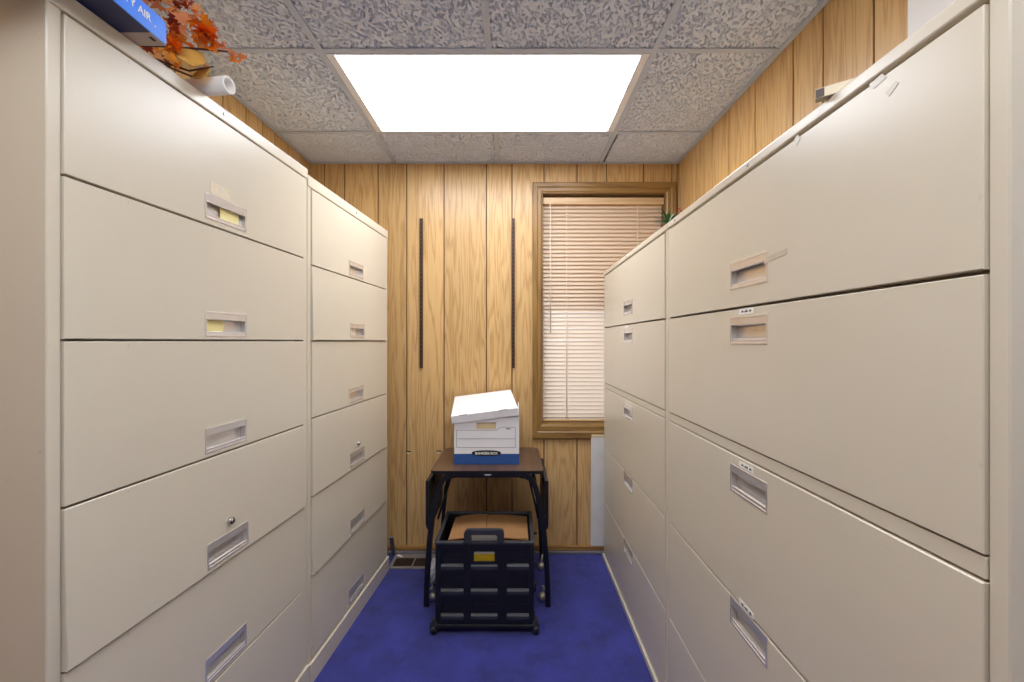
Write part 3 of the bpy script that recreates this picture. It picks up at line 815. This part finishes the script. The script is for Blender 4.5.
# ------------------------------------------------------------------ rolling crate
CX0, CX1, CY0, CY1, CZ0, CZ1 = -.348, .088, 1.890, 2.230, .046, .412
t = empty('rolling_crate', ((CX0 + CX1) / 2, 2.06, 0), 'black folding plastic crate on wheels standing under the walnut table', 'crate')
o = t.location
def crate_wall(horizontal, x0, x1, y0, y1, out, hole=None):
    """ribbed wall; horizontal=True wall spans x (front/back), out=-1/+1 outward dir"""
    b = MB(o)
    th_ = .012
    L0, L1 = (x0, x1) if horizontal else (y0, y1)
    base = (y0 if out < 0 else y1) if horizontal else (x0 if out < 0 else x1)
    def bx_(a0, a1, d0, d1, z0, z1, bev=.0):
        # a along wall, d depth inward from the outer face (may be negative = proud)
        p0, p1 = base - out * d0, base - out * d1
        q0, q1 = min(p0, p1), max(p0, p1)
        if horizontal: b.box(a0, a1, q0, q1, z0, z1, bev, 1)
        else: b.box(q0, q1, a0, a1, z0, z1, bev, 1)
    Wd = L1 - L0
    cols = [(.055, .285), (.36, .63), (.725, .95)]
    rws = [(CZ0 + .255, CZ0 + .335), (CZ0 + .145, CZ0 + .225), (CZ0 + .035, CZ0 + .115)]
    if not horizontal: cols = [(.06, .46), (.54, .94)]
    # frame members
    xs = [0] + [c for cc in cols for c in cc] + [1]
    for i in range(0, len(xs), 2): bx_(L0 + Wd * xs[i], L0 + Wd * xs[i + 1], 0, th_, CZ0, CZ1 - .012)
    for (c0, c1) in cols:
        zs = [CZ1 - .012] + [z for r_ in rws for z in (r_[1], r_[0])] + [CZ0]
        for i in range(0, len(zs), 2): bx_(L0 + Wd * c0, L0 + Wd * c1, 0, th_, zs[i + 1], zs[i])
        for ri, (z0, z1) in enumerate(rws):
            if hole and ri == 0 and c0 > .3 and c1 < .7:
                bx_(L0 + Wd * c0, L0 + Wd * c1, .002, th_, z0, z0 + .020); bx_(L0 + Wd * c0, L0 + Wd * c1, .002, th_, z1 - .014, z1)
                bx_(L0 + Wd * c0, L0 + Wd * (c0 + .03), .002, th_, z0 + .02, z1 - .014); bx_(L0 + Wd * (c1 - .03), L0 + Wd * c1, .002, th_, z0 + .02, z1 - .014)
            else:
                bx_(L0 + Wd * c0, L0 + Wd * c1, .009, th_, z0, z1)
                bx_(L0 + Wd * c0, L0 + Wd * c1, .006, .009, z0 + .045, z0 + .050)
    wname = 'front_panel' if (horizontal and out < 0) else 'back_panel' if horizontal else 'side_panel'
    w_ = b.build(wname, M['plastic'], t)
    # grey ledges at the bottom of every recess
    for (c0, c1) in cols:
        for (z0, z1) in rws:
            b = MB(o)
            a0, a1 = L0 + Wd * c0, L0 + Wd * c1
            p = [(base + out * .005, z0 - .010), (base + out * .005, z0 + .004), (base - out * .006, z0 + .012), (base - out * .006, z0 - .010)]
            if horizontal: b.prism(p, a0, a1, 'x')
            else: b.prism([(p_[0], p_[1]) for p_ in p], a0, a1, 'y')
            b.build('ledge', M['plastic_rim'], w_)
    return w_
front = crate_wall(True, CX0, CX1, CY0, CY1, -1, True)
crate_wall(True, CX0, CX1, CY0, CY1, 1)
crate_wall(False, CX0, CX1, CY0 + .0125, CY1 - .0125, -1)
crate_wall(False, CX0, CX1, CY0 + .0125, CY1 - .0125, 1)
b = MB(o); r_ = .004
b.box(CX0 - r_, CX1 + r_, CY0 - r_, CY0 + .014, CZ1 - .012, CZ1, .003); b.box(CX0 - r_, CX1 + r_, CY1 - .014, CY1 + r_, CZ1 - .012, CZ1, .003)
b.box(CX0 - r_, CX0 + .014, CY0 + .014, CY1 - .014, CZ1 - .012, CZ1, .003); b.box(CX1 - .014, CX1 + r_, CY0 + .014, CY1 - .014, CZ1 - .012, CZ1, .003)
b.build('rim', M['plastic_rim'], t)
b = MB(o); b.box(CX0 - .004, CX1 + .004, CY0 - .006, CY1 + .004, .028, CZ0, .004); b.build('base_tray', M['plastic'], t)
for xq in (CX0 - .004, CX1 + .004 - .0):
    for yq in (CY0 + .012, CY1 - .02):
        s = -1 if xq < -.1 else 1
        b = MB(o); xc = xq + s * .004
        b.prism([(xc - .016, .012), (xc + .016, .012), (xc + .016, .05), (xc + .004 * -s, .075), (xc - .016, .05)], yq - .016, yq + .016, 'y')
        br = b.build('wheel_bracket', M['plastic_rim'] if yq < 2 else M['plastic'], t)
        b = MB(o); b.cyl((xc, yq - .004, .0205), .020, .018, 'x', 24, .003); b.build('wheel', M['plastic'], br)
# handle grip on the front rim
hx = (xx(464) * 1.886 / 2.173, xx(504) * 1.886 / 2.173)
b = MB(o); x0, x1 = -.221, -.044; ht = .056
outer = [(x0, 0), (x0, ht - .016), (x0 + .006, ht - .005), (x0 + .016, ht), (x1 - .016, ht), (x1 - .006, ht - .005), (x1, ht - .016), (x1, 0)]
inner = [(x1 - .030, 0), (x1 - .030, ht - .028), (x1 - .036, ht - .022), (x0 + .036, ht - .022), (x0 + .030, ht - .028), (x0 + .030, 0)]
for zs in [(outer[0], outer[1], inner[4], inner[5]), (outer[6], outer[7], inner[0], inner[1])]:
    b.prism([(p[0], CZ1 + p[1]) for p in zs], CY0 - .010, CY0 + .012, 'y')
b.prism([(p[0], CZ1 + p[1]) for p in (outer[1:7] + [inner[1], inner[2], inner[3], inner[4]])], CY0 - .010, CY0 + .012, 'y')
hd = b.build('pull_handle', M['plastic_rim'], t)
for xq in (x0 + .015, x1 - .015):
    b = MB(o); b.box(xq - .008, xq + .008, CY0 - .0085, CY0 - .0045, CZ1 - .05, CZ1); b.build('handle_post', M['plastic'], hd)

# contents of the crate
t = empty('cardboard_carton', (-.12, 2.06, .05), 'brown cardboard carton with folded flaps inside the black rolling crate', 'carton')
o = t.location
kx0, kx1, ky0, ky1, kz = -.300, .066, 1.945, 2.205, .392
b = MB(o)
b.box(kx0, kx1, ky0, ky0 + .004, .048, kz); b.box(kx0, kx1, ky1 - .004, ky1, .048, kz); b.box(kx0, kx0 + .004, ky0 + .004, ky1 - .004, .048, kz); b.box(kx1 - .004, kx1, ky0 + .004, ky1 - .004, .048, kz)
b.box(kx0, kx1, ky0, ky1, .0465, .050); b.build('carton_body', M['kraft'], t)
mid = -.135
def flap(x0, x1, z0, z1, y0, y1, nm='top_flap', cut=0):
    b = MB(o)
    n_ = 6; rows = []
    for i in range(n_ + 1):
        u_ = i / n_; x = x0 + (x1 - x0) * u_; z = z0 + (z1 - z0) * u_ + .004 * math.sin(math.pi * u_)
        c = cut if (i == 0) else 0
        rows.append([b.v((x, y0, z)), b.v((x, y1 - c, z)), b.v((x, y1 - c, z + .003)), b.v((x, y0, z + .003))])
    for i in range(n_):
        for k in range(4): b.bm.faces.new((rows[i][k], rows[i][(k + 1) % 4], rows[i + 1][(k + 1) % 4], rows[i + 1][k]))
    b.bm.faces.new(rows[0]); b.bm.faces.new(rows[-1][::-1])
    b.build(nm, M['kraft'], t)
flap(kx0, mid - .001, kz, kz + .012, ky0, ky1, cut=.03)
flap(mid + .001, kx1, kz + .009, kz, ky0, ky1)
b = MB(o); b.prism([(mid + .02, kz + .0135), (kx1 - .004, kz + .0055), (kx1 - .004, kz + .008), (mid + .02, kz + .016)], ky0 + .004, ky0 + .10, 'y'); b.build('tucked_flap', M['kraft'], t)
b = MB((-.13, 1.925, .052)); b.box(-.245, -.085, 1.921, 1.924, .052, .340); o2 = b.build('yellow_folder', M['yellow'], loc=(-.13, 1.925, .052))
tag(o2, 'yellow folder showing through the hand slot of the black crate', 'folder')
b = MB((-.13, 1.931, .052)); b.box(-.19, -.055, 1.930, 1.9325, .052, .438); o2 = b.build('white_envelope', M['white_paper'], loc=(-.13, 1.931, .052))
tag(o2, 'white envelope standing behind the grip of the black crate', 'envelope')

# crumpled bag behind the left front leg
b = MB((-.42, 2.28, 0)); s_ = bmesh.new(); bmesh.ops.create_icosphere(s_, subdivisions=4, radius=1)
for v in s_.verts:
    n_ = noise.fractal(v.co * 2.2, 1, 2, 4); k = 1 + .35 * n_
    v.co = Vector((v.co.x * .028 * k, v.co.y * .055 * k, v.co.z * .062 * k + .062))
    if v.co.z < .001: v.co.z = .001
    v.co += Vector((-.432, 2.30, 0))
for f in s_.faces: f.smooth = True
b.merge(s_); o2 = b.build('plastic_bag', M['bag'], loc=(-.42, 2.28, 0)); tag(o2, 'crumpled whitish plastic bag on the carpet between crate and left table leg', 'bag')

# ------------------------------------------------------------------ things on the left cabinets
ZT = 1.9455
t = empty('blue_carton', (-.86, .79, ZT), 'long flat blue carton with white lettering overhanging the top of the left cabinets', 'carton')
o = t.location
ax0, ax1, ay0, ay1, az0, az1 = -.985, -.760, .62, .934, ZT + .0005, ZT + .052
b = MB(o); b.box(ax0, ax1, ay0, ay1, az0 + .0008, az1, .0015, 1); b.build('carton_body', M['blue_box'], t)
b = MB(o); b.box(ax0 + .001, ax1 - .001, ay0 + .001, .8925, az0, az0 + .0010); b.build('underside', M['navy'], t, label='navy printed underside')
b = MB(o); b.box(ax0 + .001, ax1 - .001, .8925, ay1 - .001, az0, az0 + .0010); fl = b.build('end_flap', M['boxkraft'], t, label='plain greyish end flap')
b = MB(o); b.box(-.776, -.769, .905, .918, az0 - .0004, az0 + .0001); b.build('hole', M['dark'], fl)
Mx = Matrix.Translation(Vector((ax1 + .0004, .862, ZT + .0285)) - Vector(o)) @ Matrix.Rotation(R(90), 4, 'Z') @ Matrix.Rotation(R(90), 4, 'X')
text_mesh('lettering', 'TY AIR', .0215, M['white_paper'], t, Mx, .0002, .0002, .95)
b = MB(o); b.cyl((ax1 + .0003, .9035, ZT + .021), .0022, .0006, 'x', 10); b.build('lettering_mark', M['white_paper'], t)

# autumn leaves
def leaf_shape(scale):
    pts = [(0, -.12), (.10, -.02), (.42, -.16), (.34, .06), (.60, .22), (.36, .30), (.40, .56), (.18, .46), (0, .95)]
    full = pts + [(-x, y) for x, y in pts[-2:0:-1]]
    return [(x * scale, y * scale) for x, y in full]
t = empty('autumn_leaf_bouquet', (-.87, 1.0, ZT), 'bunch of orange and red artificial autumn leaves lying beside the blue carton', 'artificial plant')
o = t.location
b = MB(o); lay = b.bm.faces.layers.float.new('plank')
rnd = random.Random(3)
def add_leaf(c, sc, rot, r):
    pts = leaf_shape(sc)
    cv = b.v(c); fold = rnd.uniform(.1, .5)
    vs = []
    for x, y in pts:
        p = Vector((x, y, abs(x) * fold - (y / sc) ** 2 * sc * .25)); p.rotate(rot); vs.append(b.v(Vector(c) + p))
    for i in range(len(vs)):
        f = b.bm.faces.new((cv, vs[i], vs[(i + 1) % len(vs)])); f[lay] = r; f.smooth = True
from mathutils import Euler
placed = 0
while placed < 120:
    if placed < 98:
        y = rnd.uniform(.985, 1.085); x = rnd.uniform(-.90, -.735); z = ZT + rnd.uniform(.022, .21)
        px, py = CX + x * F / y, CY - (z - EYE) * F / y
        if px > 214 or py > 66 or py < -45 or (px > 190 and py < (px - 190) * 1.1): continue
        if z < ZT + .062 and y > 1.03: continue
        if x > -.80 and z < ZT + .04: continue
        sc_ = rnd.uniform(.022, .036)
        rr_ = rnd.random() ** (.8 if px > 185 else 1.5)
    else:
        a = (placed - 98) / 22
        x = -.785 + .100 * a + rnd.uniform(-.010, .010); y = 1.05 + .04 * a + rnd.uniform(-.02, .02); z = ZT + .112 - .042 * a + rnd.uniform(-.014, .014)
        sc_ = rnd.uniform(.015, .024); rr_ = rnd.choice((.8, .85, .9, .85, .6, .95))
    add_leaf((x, y, z), sc_, Euler((rnd.uniform(-1.2, 1.2), rnd.uniform(-1.2, 1.2), rnd.uniform(0, 6.28))), rr_)
    placed += 1
b.build('foliage', M['leaf'], t, normals=False)
for c, n_, s in (((-.755, 1.04, ZT + .112), 34, .034), ((-.80, 1.0, ZT + .050), 26, .026)):
    b = MB(o)
    for k in range(n_):
        a = k * 2.399; el = -.9 + 1.6 * k / n_
        d_ = Vector((math.cos(a) * math.cos(el), math.sin(a) * math.cos(el) * .8, math.sin(el)))
        side = d_.cross(Vector((0, 0, 1))).normalized() * s * .2
        p0 = Vector(c); p1 = p0 + d_ * s * .6; p2 = p0 + d_ * s
        b.face([p0 + side * .3, p1 + side, p2, p1 - side, p0 - side * .3]); 
    b.build('flower', M['orange'], t, normals=False)
for c, rot, s in (((-.79, 1.035, ZT + .050), (.9, .5, .3), .062), ((-.788, 1.075, ZT + .034), (1.1, .3, -.4), .042)):
    b = MB(o)
    M_ = Euler(rot).to_matrix()
    P = [(-.5, -.45), (0, -.62), (.5, -.45), (.56, .2), (.2, .55), (-.2, .58), (-.56, .15)]
    top = [b.v(Vector(c) + M_ @ Vector((x * s, y * s, .004 * math.cos(x * 5)))) for x, y in P]
    bot = [b.v(Vector(c) + M_ @ Vector((x * s, y * s, -.001))) for x, y in P]
    b.bm.faces.new(top); b.bm.faces.new(bot[::-1])
    for i in range(len(P)): b.bm.faces.new((top[i], top[(i + 1) % len(P)], bot[(i + 1) % len(P)], bot[i]))
    b.build('cloth_leaf', M['ochre'], t, label='ochre cloth leaf')
for pts in ([(-.95, .96, ZT + .02), (-.85, .98, ZT + .012), (-.80, 1.05, ZT + .02), (-.76, 1.08, ZT + .05)], [(-.93, .97, ZT + .03), (-.83, 1.02, ZT + .06), (-.72, 1.10, ZT + .10)], [(-.95, .955, ZT + .004), (-.84, .985, ZT + .006), (-.80, 1.06, ZT + .012)]):
    b = MB(o); b.tube(pts, [.004, .003, .0025, .0018][:len(pts)], 6); b.build('stem', M['twig'], t)

# paper roll
b = MB((-.82, 1.12, ZT))
ra, ri = .0215, .0165; A = Vector((-.925, 1.135, ZT + ra + .0008)); B = Vector((-.742, 1.112, ZT + ra + .0008))
ax = (B - A).normalized(); s1 = ax.cross(Vector((0, 0, 1))).normalized(); s2 = s1.cross(ax)
rg_ = []
for P_, r__ in ((A, ri), (A, ra), (B, ra), (B, ri)):
    rg_.append([b.v(P_ + (s1 * math.cos(2 * math.pi * k / 36) + s2 * math.sin(2 * math.pi * k / 36)) * r__) for k in range(36)])
for q in range(4):
    for k in range(36):
        f = b.bm.faces.new((rg_[q][k], rg_[q][(k + 1) % 36], rg_[(q + 1) % 4][(k + 1) % 36], rg_[(q + 1) % 4][k])); f.smooth = q in (1, 3)
b.build('paper_roll', M['white_paper'], loc=(-.82, 1.12, ZT))
tag(bpy.data.objects['paper_roll'], 'short white roll of paper overhanging the left cabinet top beside the leaves', 'paper roll')

# ------------------------------------------------------------------ things on the right cabinets
ZR = 1.7175
p = MB((0, 0, 0)); ln_, h, w_, hw_ = .068, .015, .0015, .0085
p.box(0, ln_, -hw_, hw_, .0003, w_); p.box(0, ln_, -hw_, -hw_ + w_, w_, h); p.box(0, ln_, hw_ - w_, hw_, w_, h); p.box(0, ln_, -hw_, hw_, h, h + w_)
o2 = p.build('metal_channel', M['channel'], loc=(.524, .742, ZR)); o2.rotation_euler = (0, 0, math.atan2(-.042, .055)); p = MB(); p.box(.0005, .013, -hw_ - .0006, -hw_ - .0001, .0012, h); p.build('slot', M['register'], o2); tag(o2, 'short tan metal channel lying on the near right filing cabinet', 'metal channel')
t = empty('plant_sprig', (.60, 1.56, ZR), 'small spiky green artificial sprig on the right filing cabinets, before the window', 'artificial plant')
o = t.location
b = MB(o); rnd = random.Random(5)
for i in range(46):
    a = rnd.uniform(0, 6.28); el = rnd.uniform(.05, 1.0); ln = rnd.uniform(.04, .078)
    d_ = Vector((math.cos(a) * math.cos(el), math.sin(a) * math.cos(el), math.sin(el)))
    base = Vector((.558, 1.545, ZR + .006)); sd = d_.cross(Vector((0, 0, 1))).normalized() * .0034
    p1 = base + d_ * ln * .55 + Vector((0, 0, .006)); p2 = base + d_ * ln - Vector((0, 0, .002 if el > .2 else 0))
    b.face([base + sd * .5, p1 + sd, p2, p1 - sd, base - sd * .5])
b.build('blades', M['green'], t, normals=False)
b = MB(o); b.tube([(.68, 1.60, ZR + .004), (.63, 1.57, ZR + .006), (.558, 1.545, ZR + .007)], .003, 6); b.build('stem', M['twig'], t)
b = MB(o)
for q in ((.582, 1.50, ZR + .05), (.592, 1.515, ZR + .046)): b.ball(q, .005, u=10, v=6)
b.tube([(.562, 1.545, ZR + .008), (.587, 1.507, ZR + .048)], .001, 5); b.build('berries', simple('dull_red', (176, 90, 70), .5), t)

# ------------------------------------------------------------------ light and colour
wd = bpy.data.worlds.new('world'); SC.world = wd; wd.use_nodes = True
nt = wd.node_tree; bg = nt.nodes['Background']
bg.inputs['Color'].default_value = (.66, .78, 1.0, 1); bg.inputs['Strength'].default_value = 2.5
vs = SC.view_settings
vs.view_transform = 'Standard'; vs.look = 'None'; vs.exposure = 0.14; vs.gamma = 1.0; vs.use_curve_mapping = False
SC.display_settings.display_device = 'sRGB'
SC.cycles.max_bounces = 12; SC.cycles.diffuse_bounces = 8; SC.cycles.glossy_bounces = 6; SC.cycles.transmission_bounces = 8
SC.cycles.sample_clamp_indirect = 8.0
